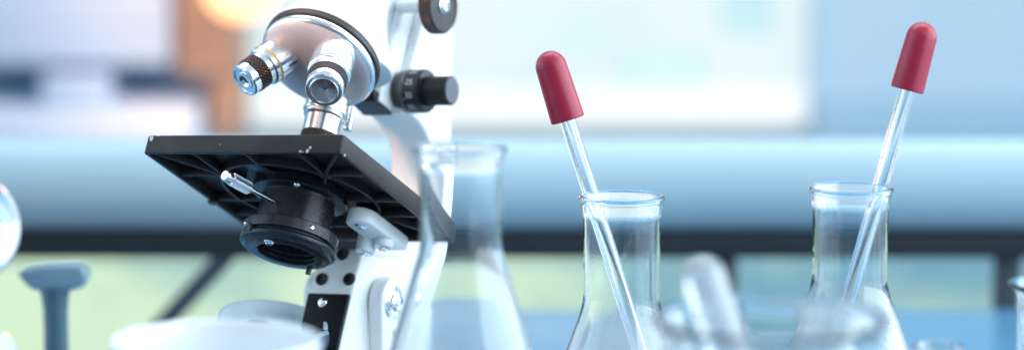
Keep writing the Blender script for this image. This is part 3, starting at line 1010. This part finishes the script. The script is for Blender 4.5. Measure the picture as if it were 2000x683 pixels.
def beaker(loc, r_, h, wall=0.0015, lip=0.003, name='beaker', m=None):
    o = [(0, 0), (r_ - 0.006, 0), (r_ - 0.0015, 0.0015), (r_, 0.006), (r_, h - 0.007), (r_ + lip * 0.35, h - 0.0035), (r_ + lip, h - 0.0014), (r_ + lip, h - 0.0004), (r_ + lip - 0.0006, h)]
    i = [(r_ + lip - 0.0016, h - 0.0002), (r_ - wall + lip * 0.25, h - 0.004), (r_ - wall, h - 0.008), (r_ - wall, 0.007), (r_ - 0.007, 0.003), (0, 0.0025)]
    return link(name, lathe(o + i, 128), m or M_glass, None, T(*loc), angle=60)


tag(beaker((0.0945, 1.0215, 0.0005), 0.0405, 0.1550, 0.0020, 0.0028), 'wide blurred glass beaker in the foreground with a test tube leaning in it', 'beaker')
# test tube, closed end up, leaning in the beaker
tb = Vector((0.1255, 1.0220, 0.006))
tt = Vector((0.0692, 1.0480, 0.1725))
d = tt - tb
Ln = d.length
rt = 0.0082
pr = [(rt - 0.0016, 0.0), (rt, 0.0), (rt, Ln - rt)] + [(rt * math.cos(R(a)), Ln - rt + rt * math.sin(R(a))) for a in range(15, 90, 15)] + [(0, Ln)]
ri = rt - 0.0016
pr += [(0, Ln - 0.0016)] + [(ri * math.cos(R(a)), Ln - rt + ri * math.sin(R(a))) for a in range(75, 0, -15)] + [(ri, Ln - rt)]
o = link('test_tube', lathe(pr + [pr[0]], 64), M_frost, None, along(tuple(tb), tuple(d)), angle=60)
tag(o, 'upturned glass test tube with rounded end leaning in the foreground beaker', 'test tube')

# white porcelain cup close to the camera
o = link('porcelain_cup', lathe([(r_ * 0.917, z_ * 1.17) for r_, z_ in [(0, 0), (0.026, 0), (0.027, 0.003), (0.026, 0.006), (0.033, 0.030), (0.0395, 0.075), (0.0425, 0.105), (0.0440, 0.1125), (0.0443, 0.1142), (0.0436, 0.1152), (0.0424, 0.1146), (0.0408, 0.1080), (0.0375, 0.0780), (0.030, 0.034), (0.015, 0.014), (0, 0.012)]], 96), M_porcelain, None, T(-0.1144, 1.0812, 0.0005))
tag(o, 'blurred white porcelain cup with a thin rim in front of the microscope mirror', 'cup')

# T-headed stopper rod at left
st = thing('glass_stopper', 'blurred blue-grey stopper rod with a wide flat T-shaped head at left', 'stopper', (-0.1933, 1.185, 0.0005))
sw = W[st]
link('stem', lathe([(0, 0), (0.016, 0), (0.016, 0.004), (0.008, 0.010), (0.0058, 0.030), (0.0050, 0.080), (0.0052, 0.126), (0.0060, 0.133), (0.0072, 0.1365), (0, 0.138)], 48), mat('dark_blue_glaze', (0.06, 0.12, 0.17), 0.14, 0, 0.05, 30, coat=0.6), st, sw)
link('head', extrude_poly([(-0.0050, 0.1352), (0.0090, 0.1356), (0.0130, 0.1372), (0.0146, 0.1400), (0.0142, 0.1440), (0.0120, 0.1466), (0.0060, 0.1466), (-0.0040, 0.1460), (-0.0120, 0.1446), (-0.0150, 0.1425), (-0.0120, 0.1385), (-0.0090, 0.1358)], 'yz', -0.006, 0.006, 0.0022, 3, mtx=Matrix.Rotation(R(90), 4, 'Z') @ Matrix.Scale(-1, 4, (0, 1, 0))), M_stopper, st, sw)

# round bulb on a stem at the left edge
bz = 0.1610
pr = [(0, 0), (0.022, 0), (0.022, 0.003), (0.006, 0.008), (0.0045, 0.020), (0.0045, bz - 0.028)]
for a in range(-75, 91, 15):
    pr.append((0.0245 * math.cos(R(a)) if a < 90 else 0, bz + 0.0245 * math.sin(R(a))))
pr2 = []
for a in range(90, -76, -15):
    pr2.append((0.0228 * math.cos(R(a)) if a < 90 else 0, bz + 0.0228 * math.sin(R(a))))
pr2 += [(0.0025, bz - 0.026), (0.0025, 0.012), (0, 0.0115)]
o = link('glass_bulb', lathe(pr + pr2, 96), M_glass, None, T(-0.2322, 1.1854, 0.0005), angle=60)
tag(o, 'round glass bulb on a stem cut off by the left edge', 'bulb')

# white jar at bottom left
jr = thing('porcelain_jar', 'small white porcelain jar with a domed lid at the bottom left corner', 'jar', (-0.2240, 1.178, 0.0005))
link('body', lathe([(0, 0), (0.013, 0), (0.0145, 0.003), (0.0145, 0.098), (0.013, 0.102), (0, 0.102)], 64), M_porcelain, jr)
link('lid', lathe([(0, 0.1022), (0.0150, 0.1022), (0.0158, 0.105), (0.0150, 0.112), (0.0110, 0.1165), (0.004, 0.1182), (0, 0.1183)], 64), M_porcelain, jr)

tag(beaker((0.2390, 1.231, 0.0005), 0.0163, 0.1300, 0.0015, 0.0042, 'glass_cylinder'), 'glass cylinder with a thick rolled lip cut off by the right edge', 'cylinder')
tag(beaker((0.1797, 1.178, 0.0005), 0.0098, 0.1130, 0.0012, 0.0010, 'glass_vial'), 'narrow glass vial rim peeping up right of the right-hand flask', 'vial')

# droplets of condensation inside the right-hand flask
